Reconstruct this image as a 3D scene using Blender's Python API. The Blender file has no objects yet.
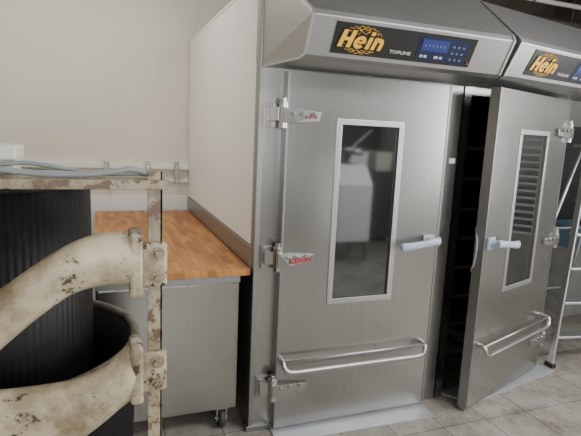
import bpy, bmesh, math, random
from mathutils import Matrix, Vector
random.seed(4)
COL = bpy.context.scene.collection

# ------------------------------------------------------------------ materials
def newmat(name):
    m = bpy.data.materials.new(name); m.use_nodes = True
    nt = m.node_tree; b = nt.nodes['Principled BSDF']
    return m, nt, b
def N(nt, t, **kw):
    n = nt.nodes.new(t)
    for k, v in kw.items(): setattr(n, k, v)
    return n
def ramp(nt, fac, stops):
    r = N(nt, 'ShaderNodeValToRGB'); e = r.color_ramp.elements
    e[0].position, e[0].color = stops[0][0], (*stops[0][1], 1)
    e[1].position, e[1].color = stops[-1][0], (*stops[-1][1], 1)
    for p, c in stops[1:-1]:
        x = e.new(p); x.color = (*c, 1)
    nt.links.new(fac, r.inputs[0]); return r.outputs[0]
def coords(nt, scale=(1, 1, 1), rot=(0, 0, 0), kind='Object'):
    tc = N(nt, 'ShaderNodeTexCoord'); mp = N(nt, 'ShaderNodeMapping')
    mp.inputs['Scale'].default_value = scale; mp.inputs['Rotation'].default_value = rot
    nt.links.new(tc.outputs[kind], mp.inputs[0]); return mp.outputs[0]
def noise(nt, vec, scale, detail=4, rough=.55):
    n = N(nt, 'ShaderNodeTexNoise'); n.inputs['Scale'].default_value = scale
    n.inputs['Detail'].default_value = detail; n.inputs['Roughness'].default_value = rough
    nt.links.new(vec, n.inputs['Vector']); return n.outputs['Fac']
def bump(nt, b, h, s=.2, d=.01):
    bp = N(nt, 'ShaderNodeBump'); bp.inputs['Strength'].default_value = s; bp.inputs['Distance'].default_value = d
    nt.links.new(h, bp.inputs['Height']); nt.links.new(bp.outputs[0], b.inputs['Normal'])
def simple(name, c, rough=.5, metal=0, var=.12, nscale=8):
    m, nt, b = newmat(name)
    f = noise(nt, coords(nt), nscale)
    lo = tuple(max(0, x*(1-var)) for x in c); hi = tuple(min(1, x*(1+var)) for x in c)
    nt.links.new(ramp(nt, f, [(.3, lo), (.7, hi)]), b.inputs['Base Color'])
    b.inputs['Roughness'].default_value = rough; b.inputs['Metallic'].default_value = metal
    return m
def steel(name, c=(.56, .55, .53), rough=.36, stretch=(90, 90, .8), metal=1.0, bs=.008):
    m, nt, b = newmat(name)
    f = noise(nt, coords(nt, stretch), 4, 2)
    g = noise(nt, coords(nt), .9, 2)
    nt.links.new(ramp(nt, f, [(.3, tuple(x*.93 for x in c)), (.7, tuple(min(1, x*1.05) for x in c))]), b.inputs['Base Color'])
    nt.links.new(ramp(nt, g, [(.35, (rough-.03,)*3), (.65, (rough+.04,)*3)]), b.inputs['Roughness'])
    b.inputs['Metallic'].default_value = metal
    bump(nt, b, f, bs, .001)
    return m
def glassy(name):
    m, nt, b = newmat(name)
    f = noise(nt, coords(nt), 3)
    nt.links.new(ramp(nt, f, [(.3, (.005, .007, .007)), (.7, (.009, .012, .011))]), b.inputs['Base Color'])
    b.inputs['Roughness'].default_value = .05
    b.inputs['IOR'].default_value = 2.35
    return m
def emis(name, c, s):
    m, nt, b = newmat(name)
    b.inputs['Base Color'].default_value = (*c, 1); b.inputs['Emission Color'].default_value = (*c, 1)
    b.inputs['Emission Strength'].default_value = s; return m

STEEL = steel('brushed_steel', (.465, .455, .435), .27)
STEELC = steel('counter_steel', (.42, .40, .37), .25)
STEELH = steel('brushed_steel_hood', (.46, .455, .44), .40, (.8, 90, 90), metal=.88)
STEELD = steel('dull_steel', (.35, .345, .335), .42)
RAILM = steel('dull_rail_steel', (.50, .49, .47), .34)
FRAMEM = steel('window_frame_steel', (.60, .60, .59), .38)
CHROME = steel('hinge_chrome', (.50, .49, .47), .25)
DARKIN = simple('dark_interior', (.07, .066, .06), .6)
SHELFB = simple('brown_trays', (.16, .125, .10), .5)
PANEL = simple('white_panel', (.92, .90, .855), .45, var=.015, nscale=2)
RUBBER = simple('black_rubber', (.02, .02, .02), .6)
GREYW = simple('dark_tyre', (.045, .045, .045), .55)
GLASS = glassy('dark_glass')
GLUE = simple('grey_blue_plastic', (.42, .47, .55), .35, var=.04)
SIGNB = simple('sign_black', (.022, .021, .02), .3)
GOLD = simple('logo_orange', (.66, .34, .03), .45, var=.03)
GOLDL = simple('logo_yellow_orange', (.95, .50, .04), .45, var=.03)
WHITE = simple('lettering_white', (.8, .8, .78), .5, var=.02)
KEYW = simple('key_pale', (.42, .44, .47), .5, var=.03)
KEYG = simple('key_grey', (.13, .16, .25), .5, var=.05)
CAPT = simple('lettering_grey', (.55, .55, .52), .5, var=.05)
BLUE = emis('display_blue', (.014, .03, .17), .06)
BLUEB = simple('button_field_blue', (.010, .016, .055), .35)
BLUEC = simple('muted_blue_crate_plastic', (.10, .17, .22), .5)
GREYC = simple('grey_crate_plastic', (.30, .30, .285), .5)
HOSE = simple('grey_hose', (.30, .32, .32), .5, var=.1, nscale=30)
BEIGE = simple('beige_plastic', (.76, .73, .63), .5, var=.08)
ALU = steel('aluminium', (.70, .70, .70), .4)
LADM = steel('ladder_aluminium', (.68, .69, .70), .4)
TRAYW = simple('bright_tray', (.92, .92, .90), .4, metal=.1)
RAMP = simple('ramp_plate', (.46, .48, .50), .4, metal=.5, var=.1, nscale=5)
PIPE = simple('pipe_paint', (.08, .075, .07), .6)
PIPEL = simple('pale_pipe', (.40, .39, .36), .5)
MACHW = simple('machine_white', (.92, .94, .94), .4, var=.03)
BOXD = simple('dark_box_paint', (.05, .05, .055), .5)
BEAM = simple('brown_beam', (.11, .085, .065), .7, var=.35, nscale=4)

def wallmat():
    m, nt, b = newmat('painted_wall')
    v = coords(nt)
    f = noise(nt, v, 1.3, 6, .6)
    nt.links.new(ramp(nt, f, [(.3, (.73, .685, .58)), (.7, (.78, .74, .64))]), b.inputs['Base Color'])
    b.inputs['Roughness'].default_value = .7
    bump(nt, b, noise(nt, v, 40, 4), .08, .01); return m
WALL = wallmat()
WALLW = simple('white_wall', (.74, .73, .69), .6, var=.05, nscale=3)
TRIMW = simple('white_trim', (.86, .85, .81), .5, var=.04, nscale=3)
WALLD = simple('dim_wall', (.20, .195, .175), .7, var=.3, nscale=1.5)
CEIL = simple('ceiling_grey', (.26, .25, .24), .8, var=.3, nscale=1.5)

def floormat():
    m, nt, b = newmat('floor_tiles')
    v = coords(nt)
    br = N(nt, 'ShaderNodeTexBrick'); br.offset = 0
    br.inputs['Scale'].default_value = 1
    br.inputs['Brick Width'].default_value = .3; br.inputs['Row Height'].default_value = .3
    br.inputs['Mortar Size'].default_value = .005; br.inputs['Mortar Smooth'].default_value = .6
    br.inputs['Color1'].default_value = (.41, .385, .345, 1); br.inputs['Color2'].default_value = (.34, .32, .285, 1)
    br.inputs['Mortar'].default_value = (.18, .16, .135, 1)
    nt.links.new(v, br.inputs['Vector'])
    st = ramp(nt, noise(nt, v, 3.5, 10, .78), [(.36, (.42, .39, .35)), (.50, (.8, .78, .75)), (.62, (1, 1, 1))])
    mx = N(nt, 'ShaderNodeMixRGB', blend_type='MULTIPLY'); mx.inputs[0].default_value = 1
    nt.links.new(br.outputs['Color'], mx.inputs[1]); nt.links.new(st, mx.inputs[2])
    sp = ramp(nt, noise(nt, v, 90, 3), [(.35, (.70, .70, .70)), (.6, (1.0, 1.0, 1.0))])
    m2 = N(nt, 'ShaderNodeMixRGB', blend_type='MULTIPLY'); m2.inputs[0].default_value = .85
    nt.links.new(mx.outputs[0], m2.inputs[1]); nt.links.new(sp, m2.inputs[2])
    nt.links.new(m2.outputs[0], b.inputs['Base Color'])
    b.inputs['Roughness'].default_value = .42
    bump(nt, b, br.outputs['Fac'], -.3, .004); return m
FLOOR = floormat()

def woodmat():
    m, nt, b = newmat('butcher_block')
    v = coords(nt, rot=(0, 0, math.radians(90)))
    br = N(nt, 'ShaderNodeTexBrick'); br.offset = .43; br.offset_frequency = 2
    br.inputs['Scale'].default_value = 1
    br.inputs['Brick Width'].default_value = .17; br.inputs['Row Height'].default_value = .04
    br.inputs['Mortar Size'].default_value = .0008; br.inputs['Bias'].default_value = -.1
    br.inputs['Color1'].default_value = (.66, .31, .085, 1); br.inputs['Color2'].default_value = (.36, .135, .032, 1)
    br.inputs['Mortar'].default_value = (.24, .095, .028, 1)
    nt.links.new(v, br.inputs['Vector'])
    g = ramp(nt, noise(nt, coords(nt, (60, 4, 60)), 1.5, 5), [(.3, (.72, .65, .58)), (.7, (1, 1, 1))])
    mx = N(nt, 'ShaderNodeMixRGB', blend_type='MULTIPLY'); mx.inputs[0].default_value = 1
    nt.links.new(br.outputs['Color'], mx.inputs[1]); nt.links.new(g, mx.inputs[2])
    nt.links.new(mx.outputs[0], b.inputs['Base Color'])
    b.inputs['Roughness'].default_value = .42; return m
WOOD = woodmat()

def chip(name, base, dark=(.07, .05, .035), amount=.5, sc=9, metal=0, grime=.45, gs=5, specks=.63, rough=.45, spec=.5):
    m, nt, b = newmat(name)
    v = coords(nt)
    g = ramp(nt, noise(nt, v, gs, 8, .7), [(.35, tuple(grime*x for x in (1, .90, .76))), (.58, (1, 1, 1))])
    mx = N(nt, 'ShaderNodeMixRGB', blend_type='MULTIPLY'); mx.inputs[0].default_value = 1
    mx.inputs[1].default_value = (*base, 1); nt.links.new(g, mx.inputs[2])
    c1 = noise(nt, v, sc, 10, .75)
    th = .5+.25*(1-amount)
    mask = ramp(nt, c1, [(th-.012, (0, 0, 0)), (th+.012, (1, 1, 1))])
    m2 = N(nt, 'ShaderNodeMixRGB'); m2.inputs[2].default_value = (*dark, 1)
    nt.links.new(mask, m2.inputs[0]); nt.links.new(mx.outputs[0], m2.inputs[1])
    c2 = noise(nt, v, sc*7, 6, .7)
    k2 = ramp(nt, c2, [(specks, (0, 0, 0)), (specks+.03, (1, 1, 1))])
    m3 = N(nt, 'ShaderNodeMixRGB'); m3.inputs[2].default_value = (*(x*1.5 for x in dark), 1)
    nt.links.new(k2, m3.inputs[0]); nt.links.new(m2.outputs[0], m3.inputs[1])
    nt.links.new(m3.outputs[0], b.inputs['Base Color']); b.inputs['Roughness'].default_value = rough; b.inputs['Metallic'].default_value = metal
    b.inputs['Specular IOR Level'].default_value = spec
    bump(nt, b, c1, .25, .006); return m
CREAM = chip('chipped_cream_paint', (.64, .55, .385), (.055, .04, .028), amount=.62, sc=12, grime=.40, gs=5, specks=.65)
CREAMF = chip('worn_flange_paint', (.56, .48, .34), (.06, .04, .025), amount=.76, sc=17, grime=.38, gs=8)
CREAMR = chip('rusty_cream_paint', (.44, .37, .25), (.15, .09, .055), amount=.84, sc=26, grime=.38, gs=12, specks=.6)
BLACKD = chip('black_enamel', (.012, .011, .0105), (.026, .021, .017), amount=.4, sc=9, specks=.72, rough=.5, spec=.3)
BOWLM = chip('grimy_bowl', (.010, .009, .0085), (.03, .025, .02), amount=.45, sc=12, rough=.75, spec=.2)
RINGM = chip('grimy_ring_paint', (.17, .15, .115), (.04, .032, .024), amount=.78, sc=14, rough=.55, grime=.32)
RED = chip('worn_red_label', (.33, .04, .04), (.30, .25, .24), amount=.8, sc=60)

# ------------------------------------------------------------------ geometry
def box(x0, x1, y0, y1, z0, z1):
    v = [(x, y, z) for z in (z0, z1) for y in (y0, y1) for x in (x0, x1)]
    return v, [(0, 1, 3, 2), (4, 6, 7, 5), (0, 4, 5, 1), (1, 5, 7, 3), (3, 7, 6, 2), (2, 6, 4, 0)]
def prism(poly_a, poly_b):
    n = len(poly_a)
    return list(poly_a)+list(poly_b), [tuple(range(n)), tuple(range(2*n-1, n-1, -1))]+[(i, (i+1) % n, n+(i+1) % n, n+i) for i in range(n)]
def tube(pts, r, seg=12, flat=None):
    P = [Vector(p) for p in pts]; n = len(P)
    R = r if isinstance(r, (list, tuple)) else [r]*n
    v = []; f = []
    t0 = (P[1]-P[0]).normalized()
    up = Vector((0, 0, 1)) if abs(t0.z) < .9 else Vector((0, 1, 0))
    for i in range(n):
        t = (P[min(i+1, n-1)]-P[max(i-1, 0)]).normalized()
        s = t.cross(up).normalized(); u = s.cross(t).normalized(); up = u
        for k in range(seg):
            a = 2*math.pi*k/seg; c, d = math.cos(a), math.sin(a)
            v.append(tuple(P[i]+R[i]*(c*s*(flat or 1)+d*u)))
    for i in range(n-1):
        for k in range(seg):
            f.append((i*seg+k, i*seg+(k+1) % seg, (i+1)*seg+(k+1) % seg, (i+1)*seg+k))
    f.append(tuple(range(seg))); f.append(tuple(range(n*seg-1, (n-1)*seg-1, -1)))
    return v, f
def smoothpath(pts, sub=8):
    P = [Vector(p) for p in pts]; out = []
    Q = [P[0]]+P+[P[-1]]
    for i in range(1, len(Q)-2):
        for k in range(sub):
            t = k/sub
            a, b, c, d = Q[i-1], Q[i], Q[i+1], Q[i+2]
            out.append(.5*((2*b)+(-a+c)*t+(2*a-5*b+4*c-d)*t*t+(-a+3*b-3*c+d)*t**3))
    out.append(P[-1]); return out
def lathe(cx, cy, prof, seg=64, closed=False):
    v = []; f = []; n = len(prof)
    for r, z in prof:
        for k in range(seg):
            a = 2*math.pi*k/seg
            v.append((cx+r*math.cos(a), cy+r*math.sin(a), z))
    for i in range(n if closed else n-1):
        j = (i+1) % n
        for k in range(seg):
            f.append((i*seg+k, i*seg+(k+1) % seg, j*seg+(k+1) % seg, j*seg+k))
    if not closed:
        f.append(tuple(range(seg))); f.append(tuple(range(n*seg-1, (n-1)*seg-1, -1)))
    return v, f
def cyl(c, axis, r, l, seg=20):
    c = Vector(c); a = Vector(axis).normalized()*l/2
    return tube([c-a, c+a], r, seg)

def root(name, loc, label, cat, group=None):
    e = bpy.data.objects.new(name, None); e.location = loc; e.empty_display_size = .1
    COL.objects.link(e); e['label'] = label; e['category'] = cat
    if group: e['group'] = group
    return e
def orig(p):
    v = Vector((0, 0, 0))
    while p: v += p.location; p = p.parent
    return v
def mk(name, geoms, mat, parent=None, M=None, bevel=0, smooth=False, label=None, loc=None, mirror=None):
    if isinstance(geoms, tuple): geoms = [geoms]
    V = []; F = []
    for v, f in geoms:
        o = len(V)
        for p in v:
            p = Vector(p)
            if mirror is not None: p.x = mirror-p.x
            V.append(M @ p if M else p)
        F += [tuple(i+o for i in q) for q in f]
    ob = Vector(loc) if loc is not None else orig(parent)
    me = bpy.data.meshes.new(name)
    me.from_pydata([tuple(p-ob) for p in V], [], F); me.update()
    bm = bmesh.new(); bm.from_mesh(me); bmesh.ops.recalc_face_normals(bm, faces=bm.faces); bm.to_mesh(me); bm.free()
    if smooth:
        for p in me.polygons: p.use_smooth = len(p.vertices) == 4
    me.materials.append(mat)
    o = bpy.data.objects.new(name, me); COL.objects.link(o)
    if parent: o.parent = parent
    else: o.location = ob
    if bevel:
        b = o.modifiers.new('bevel', 'BEVEL'); b.width = bevel; b.segments = 2; b.limit_method = 'ANGLE'; b.angle_limit = math.radians(40)
    if label: o['label'] = label
    return o
def each(name, geoms, mat, parent, **kw):
    return [mk(name, g, mat, parent, **kw) for g in geoms]
def textgeo(s, size, shear=0, offset=0, extrude=.0008, fitw=None):
    c = bpy.data.curves.new('t', 'FONT'); c.body = s; c.size = size; c.shear = shear; c.offset = offset; c.extrude = extrude; c.resolution_u = 4
    o = bpy.data.objects.new('t', c); COL.objects.link(o)
    dg = bpy.context.evaluated_depsgraph_get(); me = bpy.data.meshes.new_from_object(o.evaluated_get(dg))
    v = [tuple(p.co) for p in me.vertices]; f = [tuple(p.vertices) for p in me.polygons]
    bpy.data.objects.remove(o); bpy.data.curves.remove(c); bpy.data.meshes.remove(me)
    x0 = min(p[0] for p in v); x1 = max(p[0] for p in v)
    k = fitw/(x1-x0) if fitw else 1
    return [((p[0]-x0)*k, p[1], p[2]) for p in v], f

def struct(name, geoms, mat, **kw):
    o = mk(name, geoms, mat, loc=(0, 0, 0), **kw); o['kind'] = 'structure'; return o

# ------------------------------------------------------------------ room
X0, X1, Y0, Y1, H = -1.9, 4.7, -3.2, 4.46, 3.15
struct('floor', box(X0-.1, X1+.1, Y0-.1, Y1+.1, -.1, 0), FLOOR)
struct('ceiling', box(X0-.1, X1+.1, Y0-.1, Y1+.1, H, H+.1), CEIL)
struct('wall_back', box(X0-.1, X1+.1, Y1, Y1+.1, 0, H), WALL)
struct('wall_left', box(X0-.1, X0, Y0, Y1, 0, H), WALL)
struct('wall_right', box(X1, X1+.1, Y0, Y1, 0, H), WALLW)
struct('wall_front', box(X0-.1, X1+.1, Y0-.1, Y0, 0, H), WALLD)
struct('trim_1', box(X0, .73, Y1-.05, Y1, 1.255, 1.30), TRIMW, bevel=.004)
struct('trim_2', box(X0, .73, Y1-.025, Y1, 1.14, 1.17), TRIMW, bevel=.004)
struct('trim_3', box(X0, .73, Y1-.012, Y1, .0, 1.02), TRIMW, bevel=.004)
struct('trim_4', box(1.9, X1, Y1-.22, Y1, 2.42, H), BEAM, bevel=.004)
struct('trim_5', box(X1-.18, X1, 1.6, Y1-.22, 2.50, H), BEAM, bevel=.004)

for x in (.05, .38, .62):
    r = root('wall_bracket', (x, Y1-.05, 1.2), 'small grey metal bracket screwed to the wall rail above the counter', 'bracket', 'wall rail brackets')
    mk('bracket_plate', box(x-.018, x+.018, Y1-.07, Y1-.05, 1.13, 1.32), STEELD, r, bevel=.003)
    each('screw', [cyl((x, Y1-.072, 1.28), (0, 1, 0), .006, .006), cyl((x, Y1-.072, 1.155), (0, 1, 0), .006, .006)], CHROME, r)

def pipe(p, q, rad, label, mat=PIPE):
    r = root('ceiling_pipe', (p[0], p[1], p[2]), label, 'pipe')
    mk('pipe_run', tube([p, q], rad, 16), mat, r, smooth=True)
    a, b = Vector(p), Vector(q)
    each('pipe_clamp', [cyl(a.lerp(b, t), b-a, rad+.006, .02) for t in (.2, .5, .8)], PIPE, r)
    each('hanger_rod', [tube([a.lerp(b, t), (a.lerp(b, t).x, a.lerp(b, t).y, H)], .005, 8) for t in (.2, .5, .8)], PIPE, r)
pipe((1.9, 3.5, 2.66), (4.45, 3.5, 2.66), .035, 'dark pipe running above the proofing cabinets')
pipe((1.9, 3.2, 2.72), (4.45, 3.2, 2.72), .018, 'thin pale pipe running above the proofing cabinets', PIPEL)
pipe((1.9, 2.9, 2.92), (4.45, 2.9, 2.92), .05, 'thick dark duct pipe running above the proofing cabinets')

lk = root('metal_locker', (4.45, 4.0, 0), 'tall dark grey metal locker standing in the corner', 'locker')
mk('body', box(4.15, 4.66, 3.72, 4.2, .03, 1.8), BOXD, lk, bevel=.006)
each('locker_door', [box(4.145, 4.15, 3.74, 3.955, .06, 1.77), box(4.145, 4.15, 3.965, 4.18, .06, 1.77)], PIPE, lk, bevel=.002)
each('foot', [box(x, x+.04, y, y+.04, 0, .03) for x in (4.16, 4.61) for y in (3.73, 4.15)], RUBBER, lk)
def crate(x, y, z, mat, label):
    r = root('plastic_crate', (x+.2, y+.15, z), label, 'crate', 'stacked crates')
    w = .012
    mk('crate_body', [box(x, x+.4, y, y+.3, z, z+.015), box(x, x+.4, y, y+w, z+.015, z+.22), box(x, x+.4, y+.3-w, y+.3, z+.015, z+.22), box(x, x+w, y+w, y+.3-w, z+.015, z+.22), box(x+.4-w, x+.4, y+w, y+.3-w, z+.015, z+.22)], mat, r)
    mk('rim', [box(x-.008, x+.408, y-.008, y, z+.195, z+.22), box(x-.008, x+.408, y+.3, y+.308, z+.195, z+.22), box(x-.008, x, y, y+.3, z+.195, z+.22), box(x+.4, x+.408, y, y+.3, z+.195, z+.22)], mat, r)
for i, (m_, l_) in enumerate(((GREYC, 'grey plastic crate in a stack on the tiles'), (GREYC, 'grey plastic crate in a stack'), (GREYC, 'grey plastic crate in a stack'), (BLUEC, 'dull blue plastic crate on top of a stack'))):
    crate(4.10, 3.33, i*.2205, m_, l_)

# ------------------------------------------------------------------ proofing cabinets
def hood(parent, M, xl_f, xl_b, x1, sx0):
    pr = [(0, 1.915), (-.24, 1.935), (-.27, 1.95), (-.35, 2.105), (-.335, 2.13), (-.03, 2.37), (.04, 2.37), (.04, 1.935), (0, 1.935)]
    def xl(y): return xl_b+(xl_f-xl_b)*min(1, max(-.2, -y/.27))
    A = [(xl(y), y, z) for y, z in pr]; B = [(x1-.004, y, z) for y, z in pr]
    h = mk('canopy', prism(A, B), STEELH, parent, M, bevel=.004)
    pe = [(-.003, 1.911), (-.241, 1.931), (-.274, 1.947), (-.356, 2.106), (-.338, 2.136), (-.03, 2.376), (-.03, 2.366), (-.334, 2.126), (-.346, 2.104), (-.268, 1.953), (-.24, 1.939), (-.003, 1.919)]
    for e0, e1 in (((lambda y: xl(y)-.001), (lambda y: xl(y)+.011)), ((lambda y: x1-.016), (lambda y: x1-.003))):
        mk('edge_strip', prism([(e0(y), y, z) for y, z in pe], [(e1(y), y, z) for y, z in pe]), FRAMEM, h, M, label='pale folded edge strip')
    o = Vector((0, -.27, 1.95)); vv = Vector((0, -.08, .155)).normalized()
    nn = Vector((0, -vv.z, vv.y))
    def face(geo, u, v, d):
        return [tuple(o+Vector((u+p[0], 0, 0))+vv*(v+p[1])+nn*(d+p[2])) for p in geo[0]], geo[1]
    def rect(u0, u1, v0, v1, d0, d1): return face(box(u0, u1, v0, v1, d0, d1), 0, 0, 0)
    mk('control_panel', rect(sx0, sx0+.755, .02, .158, 0, .004), SIGNB, h, M, bevel=.001, label='black control and logo strip')
    cx, cy = sx0+.138, .089
    g = []
    def curve(pts, r):
        g.append(face(tube(pts, r, 5), cx, cy, .005))
    n = 200
    T = [2*math.pi*i/n for i in range(n+1)]
    # open ornament: twisted border strands plus loops above and below the lettering
    for k in range(2):
        curve([((.098+.010*math.cos(11*t+k*math.pi))*math.cos(t), (.053+.0085*math.cos(11*t+k*math.pi))*math.sin(t), 0) for t in T], .0013)
    for s in (-1, 1):
        for ux in (-.042, 0, .042):
            curve([(ux+.024*math.cos(t), s*(.042-.12*abs(ux)+.009*math.sin(t)+.006*math.sin(2*t)), 0) for t in T], .0011)
    mk('emblem', g, GOLD, h, M, label='orange open line ornament around the lettering')
    def stroke_letters(grow, d0, d1):
        s = .26; k = 1.0; G = []
        def P(x, y): return ((x+s*y)*k, y*k)
        def quad(a, b, c, d):
            pa = [(*P(*q), d0) for q in (a, b, c, d)]; pb = [(*P(*q), d1) for q in (a, b, c, d)]
            G.append(face(prism(pa, pb), sx0+.022, .053, 0))
        def bar(x0, x1, y0, y1): quad((x0-grow, y0-grow), (x1+grow, y0-grow), (x1+grow, y1+grow), (x0-grow, y1+grow))
        bar(0, .021, 0, .076); bar(.042, .063, 0, .076); bar(.021, .042, .030, .045)
        cx_, cy_, ro, ri = .100, .027, .0285, .0118
        n = 22; a0, a1 = 0, math.radians(318)
        for i in range(n):
            t0 = a0+(a1-a0)*i/n; t1 = a0+(a1-a0)*(i+1)/n
            quad((cx_+(ri-grow)*math.cos(t0), cy_+(ri-grow)*math.sin(t0)), (cx_+(ro+grow)*math.cos(t0), cy_+(ro+grow)*math.sin(t0)),
                 (cx_+(ro+grow)*math.cos(t1), cy_+(ro+grow)*math.sin(t1)), (cx_+(ri-grow)*math.cos(t1), cy_+(ri-grow)*math.sin(t1)))
        bar(cx_-.018, cx_+.026, .0225, .0310)
        bar(.137, .156, 0, .054); bar(.137, .156, .062, .078)
        bar(.166, .185, 0, .054)
        cx2, cy2, ro, ri = .1925, .028, .0262, .0085
        for i in range(10):
            t0 = math.pi*i/10*.78; t1 = math.pi*(i+1)/10*.78
            quad((cx2+ri*math.cos(t0), cy2+ri*math.sin(t0)), (cx2+(ro+grow)*math.cos(t0), cy2+(ro+grow)*math.sin(t0)),
                 (cx2+(ro+grow)*math.cos(t1), cy2+(ro+grow)*math.sin(t1)), (cx2+ri*math.cos(t1), cy2+ri*math.sin(t1)))
        bar(.2005, .2185, 0, .030)
        return G
    mk('logo_backing', stroke_letters(.006, .0065, .0075), SIGNB, h, M, label='dark outline of the lettering')
    mk('logo_lettering', stroke_letters(0, .008, .0092), GOLDL, h, M, label='bold yellow-orange slanted lettering')
    mk('caption_lettering', face(textgeo('TOPLINE', .021, 0, .0003, .0006, .115), sx0+.292, .048, .0045), CAPT, h, M)
    mk('display_field', rect(sx0+.435, sx0+.715, .032, .143, .004, .006), BLUEB, h, M)
    mk('display_screen', rect(sx0+.45, sx0+.60, .078, .132, .006, .009), BLUE, h, M, label='lit dark blue display')
    for k in range(6):
        mk('display_digit', rect(sx0+.467+.021*k, sx0+.475+.021*k, .099, .109, .009, .0095), KEYG, h, M)
    for u, w in ((.457, .016), (.480, .016), (.537, .022), (.568, .016)):
        mk('button', rect(sx0+u, sx0+u+w, .046, .058, .006, .008), KEYW, h, M, label='pale key')
    for i in range(3):
        for j in range(3):
            mk('button', rect(sx0+.625+i*.028, sx0+.637+i*.028, .045+j*.030, .054+j*.030, .006, .008), KEYG, h, M, label='small dim key')
    mk('stop_button', face(cyl((0, 0, 0), (0, 0, 1), .006, .008), sx0+.735, .04, .008), RED, h, M, label='red round button')
    return h

def door(parent, M, W, mirror=None):
    kw = dict(M=M, mirror=mirror)
    wx0, wx1, wz0, wz1 = .27, .67, .705, 1.69
    b = .03
    d = mk('door', [box(0, wx0+b, -.055, 0, .03, 1.90), box(wx1-b, W, -.055, 0, .03, 1.90),
                    box(wx0+b, wx1-b, -.055, 0, .03, wz0+b), box(wx0+b, wx1-b, -.055, 0, wz1-b, 1.90)], STEEL, parent, **kw)
    fr = [box(wx0, wx1, -.062, -.05, wz0, wz0+b), box(wx0, wx1, -.062, -.05, wz1-b, wz1),
          box(wx0, wx0+b, -.062, -.05, wz0+b, wz1-b), box(wx1-b, wx1, -.062, -.05, wz0+b, wz1-b)]
    mk('window_frame', fr, FRAMEM, d, bevel=.002, **kw)
    mk('window_pane', box(wx0+b-.002, wx1-b+.002, -.046, -.036, wz0+b-.002, wz1-b+.002), GLASS, d, label='dark reflective glass', **kw)
    each('door_edge_trim', [box(-.004, .008, -.058, .0, .03, 1.90), box(W-.008, W+.004, -.058, 0, .03, 1.90), box(0, W, -.045, -.01, .014, .03)], STEELD, d, **kw)
    z = .365; y = -.115
    pts = smoothpath([(.02, -.055, .425), (.018, -.10, .42), (.03, y, .385), (.07, y, z), (.20, y, z-.002), (.5, y, z-.002), (.74, y, z-.002), (.86, y, z), (.89, y, .385), (.90, -.10, .42), (.90, -.055, .425)], 6)
    mk('bumper_rail', [tube(pts, .013, 12), tube([(.025, y+.01, .425), (.895, y+.01, .425)], .006, 10)], RAILM, d, smooth=True, **kw)
    each('rail_mount', [box(.008, .032, -.060, -.053, .41, .44), box(.888, .912, -.060, -.053, .41, .44)], RAILM, d, bevel=.002, **kw)
    hz = 1.035
    mk('handle_mount', [box(W-.105, W-.03, -.07, -.055, hz-.035, hz+.035), cyl((W-.068, -.085, hz), (0, 1, 0), .022, .05)], GLUE, d, bevel=.004, **kw)
    hp = smoothpath([(W-.035, -.12, hz+.008), (W-.07, -.125, hz+.008), (W-.13, -.13, hz+.0), (W-.22, -.128, hz-.012), (W-.285, -.12, hz-.02)], 6)
    n = len(hp); rr = [(.026-.006*math.sin(math.pi*i/(n-1))) for i in range(n)]; rr[0] = .017; rr[-1] = .014
    mk('handle', tube(hp, rr, 14, flat=.65), GLUE, d, smooth=True, label='grey-blue plastic lever handle', **kw)
    for i, z in enumerate((1.69, .97, .255)):
        g = [box(-.095, -.025, -.020, 0.003, z-.06, z+.06),
             box(-.088, -.028, -.055, -.018, z-.028, z+.038),
             cyl((-.022, -.060, z), (0, 0, 1), .021, .125),
             cyl((-.022, -.060, z+.07), (0, 0, 1), .013, .025),
             prism([(-.03, -.088, z-.036), (.04, -.088, z-.034), (.165, -.072, z-.022), (.175, -.072, z+.022), (.04, -.088, z+.032), (-.03, -.088, z+.036)],
                   [(-.03, -.055, z-.036), (.04, -.055, z-.034), (.165, -.055, z-.022), (.175, -.055, z+.022), (.04, -.055, z+.032), (-.03, -.055, z+.036)])]
        g += [cyl((x, -.086, z+.012), (0, 1, 0), .009, .02) for x in (.02, .07, .13)]
        g += [cyl((-.075, -.022, z+s*.046), (0, 1, 0), .008, .014) for s in (-1, 1)]
        mk('hinge', g, CHROME, d, bevel=.0015, label='worn metal strap hinge', **kw)
        if i == 1 and mirror is None:
            mk('hinge_label', prism([(.035, -.0935, z-.022), (.155, -.082, z-.014), (.16, -.082, z+.010), (.035, -.0935, z+.008)], [(.035, -.084, z-.022), (.155, -.070, z-.014), (.16, -.070, z+.010), (.035, -.084, z+.008)]), RED, d, label='worn red lever', **kw)
        elif i == 0 and mirror is None:
            mk('hinge_label', prism([(.09, -.0875, z-.010), (.15, -.082, z-.008), (.15, -.082, z+.004), (.09, -.0875, z+.004)], [(.09, -.078, z-.010), (.15, -.07, z-.008), (.15, -.07, z+.004), (.09, -.078, z+.004)]), RED, d, label='small worn red label', **kw)
    return d

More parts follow.
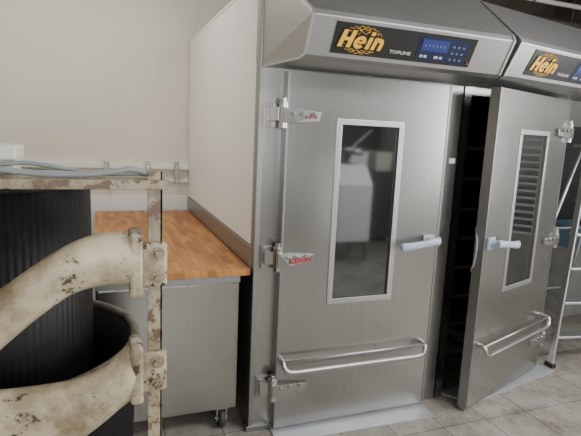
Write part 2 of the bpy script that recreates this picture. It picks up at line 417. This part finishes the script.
c1 = root('proofing_cabinet', (1.34, 3.4, 0), 'tall stainless steel proofing cabinet with closed door and white side panel', 'proofing cabinet', 'proofing cabinets')
xa, xb = .735, 1.94
mk('body', [box(xa, xa+.125, 2.39, 2.43, .0, 1.93), box(xb-.125, xb, 2.39, 2.43, .0, 1.93), box(xa+.125, xb-.125, 2.39, 2.43, 1.885, 1.93),
            box(xa+.012, xb, 2.43, 4.44, .03, 2.33), box(xa+.125, xb-.125, 2.40, 2.43, .0, .03)], STEEL, c1, bevel=.002)
mk('corner_strip', box(xa-.006, xa+.02, 2.384, 2.45, .0, 2.33), STEELD, c1, bevel=.002)
mk('side_panel', box(xa-.002, xa+.012, 2.45, 4.44, 1.02, 2.335), PANEL, c1, label='off-white insulated side panel')
mk('top_edge_trim', box(xa-.006, xa+.02, 2.43, 4.44, 2.33, 2.345), PANEL, c1)
mk('side_bumper', [box(xa-.012, xa+.012, 2.44, 4.44, .88, 1.015), box(xa-.004, xa+.012, 2.44, 4.44, .0, .88)], STEELD, c1, bevel=.003, label='stainless kick strip')
mk('base_foot', box(xa-.02, xa+.11, 2.375, 2.44, 0, .03), STEELD, c1, bevel=.003)
mk('tag', box(1.885, 1.925, 2.386, 2.3905, 1.475, 1.505), WHITE, c1, label='small white paper tag')
M1 = Matrix.Translation((0, 2.39, 0))
hood(c1, M1, .845, .735, 1.945, .965)
door(c1, Matrix.Translation((.86, 2.39, 0)), .955)
mk('floor_ramp', prism([(.845, 2.42, 0), (.845, 2.235, 0), (.845, 2.235, .003), (.845, 2.42, .013)], [(1.82, 2.42, 0), (1.82, 2.21, 0), (1.82, 2.21, .003), (1.82, 2.42, .013)]), RAMP, c1, label='low metal entry ramp')

A2 = math.radians(12)
M2 = Matrix.Translation((1.957, 2.39, 0)) @ Matrix.Rotation(A2, 4, 'Z')
def w2(x, y): p = M2 @ Vector((x, y, 0)); return p.x, p.y
c2 = root('proofing_cabinet', (2.5, 3.0, 0), 'tall stainless steel proofing cabinet with its door ajar beside the ladder', 'proofing cabinet', 'proofing cabinets')
fr_, br_ = w2(1.10, .04), w2(1.10, 1.3)
def slab(poly, z0, z1): return prism([(x, y, z0) for x, y in poly], [(x, y, z1) for x, y in poly])
yb = br_[1]
mk('body', [slab([(1.953, 2.392), w2(.055, 0), w2(.065, .04), (1.953, 2.44)], 0, 1.93),
            slab([w2(.99, 0), w2(1.10, 0), w2(1.10, .04), w2(.99, .04)], 0, 1.93),
            slab([w2(.055, 0), w2(.99, 0), w2(.99, .04), w2(.055, .04)], 1.87, 1.93),
            slab([w2(1.06, .04), fr_, br_, (br_[0]-.04, yb)], 0, 1.93),
            slab([(1.953, 2.44), fr_, br_, (1.953, yb)], 1.93, 2.34)], STEEL, c2)
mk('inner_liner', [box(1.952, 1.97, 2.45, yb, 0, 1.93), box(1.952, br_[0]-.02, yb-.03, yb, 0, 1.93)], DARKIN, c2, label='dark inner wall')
mk('inner_frame', slab([w2(.078, .045), w2(.105, .045), w2(.105, .065), w2(.078, .065)], 0.02, 1.86), ALU, c2, label='thin inner steel frame edge')
hood(c2, M2, -.057, 0, 1.25, .09)
W2 = .95
D2 = Matrix.Translation((2.897, 2.566, 0)) @ Matrix.Rotation(math.radians(20), 4, 'Z') @ Matrix.Translation((-W2, 0, 0))
d2 = door(c2, D2, W2, mirror=W2)
mk('door_cable', tube(smoothpath([(.012, .01, 1.12), (-.012, -.02, 1.03), (-.012, -.015, .93), (.01, .01, .86)], 6), .006), HOSE, d2, D2, smooth=True)
mk('floor_ramp', slab([w2(.06, .03), w2(.16, -.16), w2(1.06, -.16), w2(1.06, .03)], 0, .008), RAMP, c2, label='low metal entry ramp')

def trolley(x0, x1, y0, y1, label, ztop=1.7, n=18, z0=.25, tm=None, fm=None, lip=.022):
    r = root('rack_trolley', ((x0+x1)/2, (y0+y1)/2, 0), label, 'rack trolley', 'bakery rack trolleys')
    mk('frame', [box(x, x+.025, y, y+.025, .1, ztop) for x in (x0, x1-.025) for y in (y0, y1-.025)] +
       [box(x0, x1, y, y+.025, z, z+.025) for y in (y0, y1-.025) for z in (.1, ztop-.025)] + [box(x, x+.025, y0, y1, z, z+.025) for x in (x0, x1-.025) for z in (.1, ztop-.025)], fm or ALU, r)
    for i in range(n):
        z = z0+(ztop-.1-z0)*i/(n-1)
        mk('tray', [box(x0+.028, x1-.028, y0, y1, z, z+.004), box(x0+.028, x1-.028, y0-.004, y0, z, z+lip), box(x0+.028, x1-.028, y1, y1+.004, z, z+lip),
                    box(x0+.010, x0+.028, y0+.02, y1-.02, z, z+lip), box(x1-.028, x1-.010, y0+.02, y1-.02, z, z+lip)], tm or TRAYW, r)
    for x in (x0+.012, x1-.012):
        for y in (y0+.012, y1-.012):
            mk('caster', [cyl((x, y, .045), (0, 1, 0), .045, .025), box(x-.02, x+.02, y-.018, y+.018, .07, .1)], RUBBER, r)
trolley(2.06, 2.49, 2.66, 3.19, 'metal rack trolley with brown trays inside the open proofing cabinet', 1.65, 7, .35, SHELFB, STEELD)
trolley(4.0, 4.45, 1.78, 2.62, 'aluminium rack trolley filled with empty trays beside the wall', 1.8, 15, .80, lip=.018)

mm = root('bun_divider', (3.05, -1.2, 0), 'white enamelled bakery machine with slanted top standing on the tiles', 'bakery machine')
mk('housing', prism([(2.8, -1.45, .25), (2.8, -.95, .25), (2.8, -.95, 1.0), (2.8, -1.15, 1.25), (2.8, -1.45, 1.25)], [(3.3, -1.45, .25), (3.3, -.95, .25), (3.3, -.95, 1.0), (3.3, -1.15, 1.25), (3.3, -1.45, 1.25)]), MACHW, mm, bevel=.02)
each('leg', [box(x, x+.04, y, y+.04, 0, .26) for x in (2.82, 3.24) for y in (-1.43, -1.0)], STEELD, mm)
mk('pressing_head', [cyl((3.05, -1.25, 1.42), (0, 0, 1), .2, .1, 32), cyl((3.05, -1.25, 1.3), (0, 0, 1), .06, .14)], STEELD, mm, smooth=True)
mk('lever', tube([(3.1, -1.2, 1.46), (3.2, -.9, 1.7)], .015), CHROME, mm)

sh = root('storage_cupboard', (3.85, -2.2, 0), 'dark metal cupboard standing against the wall', 'cupboard')
mk('body', box(3.45, 4.34, -2.6, -2.0, 0.05, 1.1), BOXD, sh, bevel=.006)
each('cupboard_door', [box(3.47, 3.885, -2.0, -1.985, .08, 1.07), box(3.905, 4.32, -2.0, -1.985, .08, 1.07)], PIPE, sh, bevel=.003)
each('foot', [box(x, x+.05, y, y+.05, 0, .05) for x in (3.47, 4.27) for y in (-2.58, -2.07)], RUBBER, sh)
for (x, z, m_, l_) in ((3.52, 1.1, MACHW, 'white plastic bin standing on the dark cupboard'), (3.95, 1.1, BEIGE, 'beige plastic bin standing on the dark cupboard')):
    b_ = root('storage_bin', (x+.15, -2.2, z), l_, 'bin', 'bins on the cupboard')
    mk('bin_body', prism([(x+.02, -2.4, z), (x+.28, -2.4, z), (x+.28, -2.05, z), (x+.02, -2.05, z)], [(x, -2.42, z+.28), (x+.3, -2.42, z+.28), (x+.3, -2.03, z+.28), (x, -2.03, z+.28)]), m_, b_, bevel=.01)
    mk('rim', box(x-.01, x+.31, -2.43, -2.02, z+.275, z+.295), m_, b_, bevel=.004)

# ------------------------------------------------------------------ counter
ct = root('rolling_counter', (.34, 3.38, 0), 'stainless steel counter on casters with butcher block wooden top', 'counter')
mk('worktop', box(-.04, .718, 2.40, 4.36, .872, .906), WOOD, ct, bevel=.003, label='orange-brown butcher block top')
mk('body', box(-.03, .675, 2.45, 4.32, .115, .872), STEELC, ct, bevel=.003)
mk('front_panel', box(-.018, .66, 2.437, 2.45, .13, .82), STEELC, ct, bevel=.002)
mk('upper_rail', box(-.03, .675, 2.43, 2.45, .83, .864), STEELD, ct, bevel=.002)
for x, y in ((.60, 2.49), (.04, 2.49), (.60, 4.25), (.04, 4.25)):
    c = mk('caster', [box(x-.035, x+.035, y-.03, y+.04, .106, .115), box(x-.028, x-.021, y-.03, y+.02, .04, .108), box(x+.021, x+.028, y-.03, y+.02, .04, .108), cyl((x, y-.01, .05), (1, 0, 0), .010, .064)], CHROME, ct)
    mk('wheel', cyl((x, y-.01, .05), (1, 0, 0), .05, .032, 32), GREYW, c, smooth=True)

# ------------------------------------------------------------------ old mixer
mx = root('dough_mixer', (-.37, 2.0, 0), 'old cream-painted dough mixer with chipped arms and ribbed black drum', 'dough mixer')
CXm, CYm = -.385, 2.0
def ribdrum(cx, cy, R, z0, z1, nr=48, per=8):
    ring = []
    for k in range(nr*per):
        a = 2*math.pi*k/(nr*per)
        ring.append((R-.0028*math.cos(a*nr)**4, a))
    n = len(ring); v = []
    for z in (z0, z1):
        v += [(cx+r_*math.cos(a), cy+r_*math.sin(a), z) for r_, a in ring]
    f = [(i, (i+1) % n, n+(i+1) % n, n+i) for i in range(n)]+[tuple(range(n)), tuple(range(2*n-1, n-1, -1))]
    return v, f
mk('drum', ribdrum(CXm, CYm, .352, .30, 1.39), BLACKD, mx, smooth=True, label='black softly ribbed metal drum')
mk('drum_lid', lathe(CXm, CYm, [(.350, 1.385), (.357, 1.39), (.355, 1.405), (.335, 1.415), (.02, 1.42)], 96), BLACKD, mx, smooth=True)
cxr, cyr = -.345, 1.90
mk('lower_bowl', lathe(cxr, cyr, [(.30, .16), (.42, .20), (.445, .30), (.455, .5), (.458, .70), (.462, .825), (.442, .825), (.436, .5), (.40, .26), (.30, .22)], 96, True), BOWLM, mx, smooth=True, label='dark grimy lower bowl')
mk('hoop_rim', lathe(cxr, cyr, [(.460+.016*math.cos(a), .835+.018*math.sin(a)) for a in [2*math.pi*i/12 for i in range(12)]], 96, True), RINGM, mx, smooth=True, label='grimy worn rounded hoop rim')
mk('base', lathe(CXm, CYm, [(.42, 0), (.42, .05), (.25, .1), (.25, .32)], 48), CREAMR, mx, smooth=True)
mk('post', [box(.12, .160, 1.395, 1.402, 0, 1.485), box(.153, .160, 1.395, 1.44, 0, 1.485)], CREAMR, mx, bevel=.0015, label='chipped angle-iron post')
mk('post', [box(-.66, -.62, 1.395, 1.402, 0, 1.485), box(-.66, -.653, 1.395, 1.44, 0, 1.485)], CREAMR, mx, bevel=.0015)
mk('top_frame', [box(-.68, .175, 1.375, 1.395, 1.437, 1.462), box(-.68, .175, 1.395, 1.65, 1.455, 1.462)], CREAMR, mx, bevel=.002)
def casting(rows, pw=.85):
    P = smoothpath([(r_[0], r_[2], r_[3]) for r_ in rows], 8)
    Q = smoothpath([(r_[0], r_[1], r_[4]) for r_ in rows], 8)
    seg = 36; v = []; f = []
    n = len(P)
    for i in range(n):
        x, zt, zb = P[i]; yc, th = Q[i][1], Q[i][2]
        zc, h = (zt+zb)/2, (zt-zb)/2
        for k in range(seg):
            a = 2*math.pi*k/seg; c, d = math.cos(a), math.sin(a)
            c2_ = math.copysign(abs(c)**pw, c); d2_ = math.copysign(abs(d)**pw, d)
            v.append((x, yc-c2_*th, zc+d2_*h))
    for i in range(n-1):
        for k in range(seg):
            f.append((i*seg+k, i*seg+(k+1) % seg, (i+1)*seg+(k+1) % seg, (i+1)*seg+k))
    f.append(tuple(range(seg))); f.append(tuple(range(n*seg-1, (n-1)*seg-1, -1)))
    return v, f
def arm(geo, fz, fh, label):
    a = mk('arm', geo, CREAM, mx, smooth=True, label=label)
    mk('arm_flange', [box(.070, .105, 1.350, 1.44, fz-fh, fz+fh), box(.10, .172, 1.378, 1.396, fz-fh*.78, fz+fh*.62)], CREAMF, a, bevel=.009)
    for s in (-1, 1):
        z = fz-.01+s*fh*.38
        mk('bolt', [tube([(.145, 1.379, z), (.145, 1.360, z)], .012, 6), tube([(.145, 1.379, z), (.145, 1.374, z)], .019, 16)], CREAMR, a)
    return a
arm(casting([(.10, 1.395, 1.315, 1.168, .046), (.04, 1.395, 1.320, 1.174, .050), (-.02, 1.39, 1.314, 1.174, .052), (-.08, 1.38, 1.293, 1.157, .054), (-.15, 1.365, 1.252, 1.112, .057),
     (-.22, 1.35, 1.203, 1.056, .060), (-.30, 1.345, 1.150, .985, .064), (-.40, 1.36, 1.09, .90, .07), (-.5, 1.40, 1.03, .82, .07)], .92), 1.235, .09, 'thick rounded cast arm in chipped cream paint')
cr = [(.10, 1.395, 1.005, .84, .042), (.07, 1.396, .992, .828, .048), (.04, 1.400, .966, .806, .052), (.0, 1.404, .930, .772, .055), (-.05, 1.408, .908, .735, .056),
      (-.11, 1.410, .898, .704, .057), (-.19, 1.410, .896, .675, .058), (-.30, 1.408, .900, .655, .058), (-.42, 1.415, .91, .65, .058), (-.55, 1.46, .925, .66, .056), (-.65, 1.53, .935, .67, .054)]
la = arm(casting(cr, .95), .92, .088, 'deep heavy cradle casting in chipped cream paint')

# items on top frame
bx = root('plastic_box', (-.30, 1.56, 1.463), 'flat beige plastic box with lid resting on the rusty frame', 'box')
mk('tub', box(-.45, -.212, 1.50, 1.63, 1.463, 1.500), BEIGE, bx, bevel=.003)
mk('lid', box(-.455, -.204, 1.485, 1.645, 1.500, 1.538), BEIGE, bx, bevel=.005)
def hose(name, pts, r, mat, label):
    h = root(name, pts[0], label, 'hose' if name == 'hose' else 'cable')
    mk('hose_line' if name == 'hose' else 'cable_line', tube(smoothpath(pts, 8), r, 12), mat, h, smooth=True)
hose('hose', [(-.7, 1.408, 1.474), (-.35, 1.408, 1.478), (-.24, 1.408, 1.482), (-.14, 1.408, 1.473), (-.04, 1.408, 1.473), (.04, 1.41, 1.482), (.08, 1.412, 1.488), (.13, 1.42, 1.474)], .0085, HOSE, 'grey rubber hose lying along the rusty frame')
hose('cable', [(-.7, 1.46, 1.471), (-.32, 1.46, 1.471), (-.24, 1.46, 1.490), (-.17, 1.46, 1.496), (-.08, 1.455, 1.482), (.0, 1.45, 1.471), (.08, 1.445, 1.473), (.14, 1.44, 1.471)], .006, HOSE, 'thin grey cable looping over the rusty frame')

# ------------------------------------------------------------------ ladder
ld = root('step_ladder', (3.4, 2.7, 0), 'aluminium step ladder standing open beside the proofing cabinet', 'ladder')
def rail(a, b, w=.016, d=.024):
    a, b = Vector(a), Vector(b)
    return prism([a+Vector((-w/2, -d, 0)), a+Vector((w/2, -d, 0)), a+Vector((w/2, d, 0)), a+Vector((-w/2, d, 0))], [b+Vector((-w/2, -d, 0)), b+Vector((w/2, -d, 0)), b+Vector((w/2, d, 0)), b+Vector((-w/2, d, 0))])
La, Lb = Vector((3.075, 2.53, .0)), Vector((3.42, 2.74, 1.6)); Ra, Rb = Vector((3.82, 2.40, 0)), Vector((3.70, 2.68, 1.6))
mk('side_rail', rail(La, Lb), LADM, ld, bevel=.003)
mk('side_rail', rail(Ra, Rb), LADM, ld, bevel=.003)
for i in range(6):
    t = .13+.155*i; a = La.lerp(Lb, t); b = Ra.lerp(Rb, t)
    mk('step', prism([(a.x, a.y-.03, a.z), (a.x, a.y+.04, a.z), (a.x, a.y+.04, a.z+.018), (a.x, a.y-.03, a.z+.018)], [(b.x, b.y-.03, a.z), (b.x, b.y+.04, a.z), (b.x, b.y+.04, a.z+.018), (b.x, b.y-.03, a.z+.018)]), LADM, ld, bevel=.003)
mk('platform', box(3.40, 3.72, 2.68, 2.86, 1.6, 1.625), LADM, ld, bevel=.004)
mk('rear_leg', tube([(3.43, 2.8, 1.6), (3.30, 3.15, 0)], .012), LADM, ld, smooth=True)
mk('rear_leg', tube([(3.69, 2.8, 1.6), (3.82, 3.15, 0)], .012), LADM, ld, smooth=True)
each('rear_brace', [tube([(3.33, 3.06, .4), (3.79, 3.06, .4)], .009), tube([(3.376, 2.94, .95), (3.74, 2.94, .95)], .009)], LADM, ld)
each('foot', [box(p.x-.018, p.x+.018, p.y-.035, p.y+.035, 0, .03) for p in (La, Ra)], RUBBER, ld)

# ------------------------------------------------------------------ light
def area(loc, rot, sx, sy, power, col):
    l = bpy.data.lights.new('lamp', 'AREA'); l.shape = 'RECTANGLE'; l.size = sx; l.size_y = sy; l.energy = power; l.color = col
    o = bpy.data.objects.new('lamp', l); o.location = loc; o.rotation_euler = rot; COL.objects.link(o)
area((2.7, .3, 3.1), (0, 0, 0), 2.0, 1.0, 100, (.98, .99, 1))
area((-.3, 3.2, 3.1), (0, 0, 0), 1.0, .6, 25, (1, .98, .95))
area((.6, -3.1, 1.8), (math.radians(90), 0, 0), 2.2, 1.5, 104, (.95, .97, 1))
area((4.6, .2, 1.9), (0, math.radians(90), 0), 1.6, 2.4, 116, (.95, .97, 1))
w = bpy.data.worlds.new('world'); w.use_nodes = True
w.node_tree.nodes['Background'].inputs[0].default_value = (.8, .85, .9, 1); w.node_tree.nodes['Background'].inputs[1].default_value = .3
bpy.context.scene.world = w

# ------------------------------------------------------------------ camera
r = math.radians(2.6); ps = math.radians(21.1); th = math.radians(9.5)
R = Vector((math.cos(ps), -math.sin(ps), 0))
F = Vector((math.sin(ps)*math.cos(th), math.cos(ps)*math.cos(th), -math.sin(th)))
U = Vector((math.sin(ps)*math.sin(th), math.cos(ps)*math.sin(th), math.cos(th)))
cX = R*math.cos(r)+U*math.sin(r); cY = -R*math.sin(r)+U*math.cos(r); cZ = -F
cam = bpy.data.cameras.new('camera'); co = bpy.data.objects.new('camera', cam); COL.objects.link(co)
m = Matrix((cX, cY, cZ)).transposed().to_4x4(); m.translation = (0, 0, 1.6); co.matrix_world = m
cam.sensor_width = 36; cam.lens = 500/581*36; cam.clip_start = .05
bpy.context.scene.camera = co
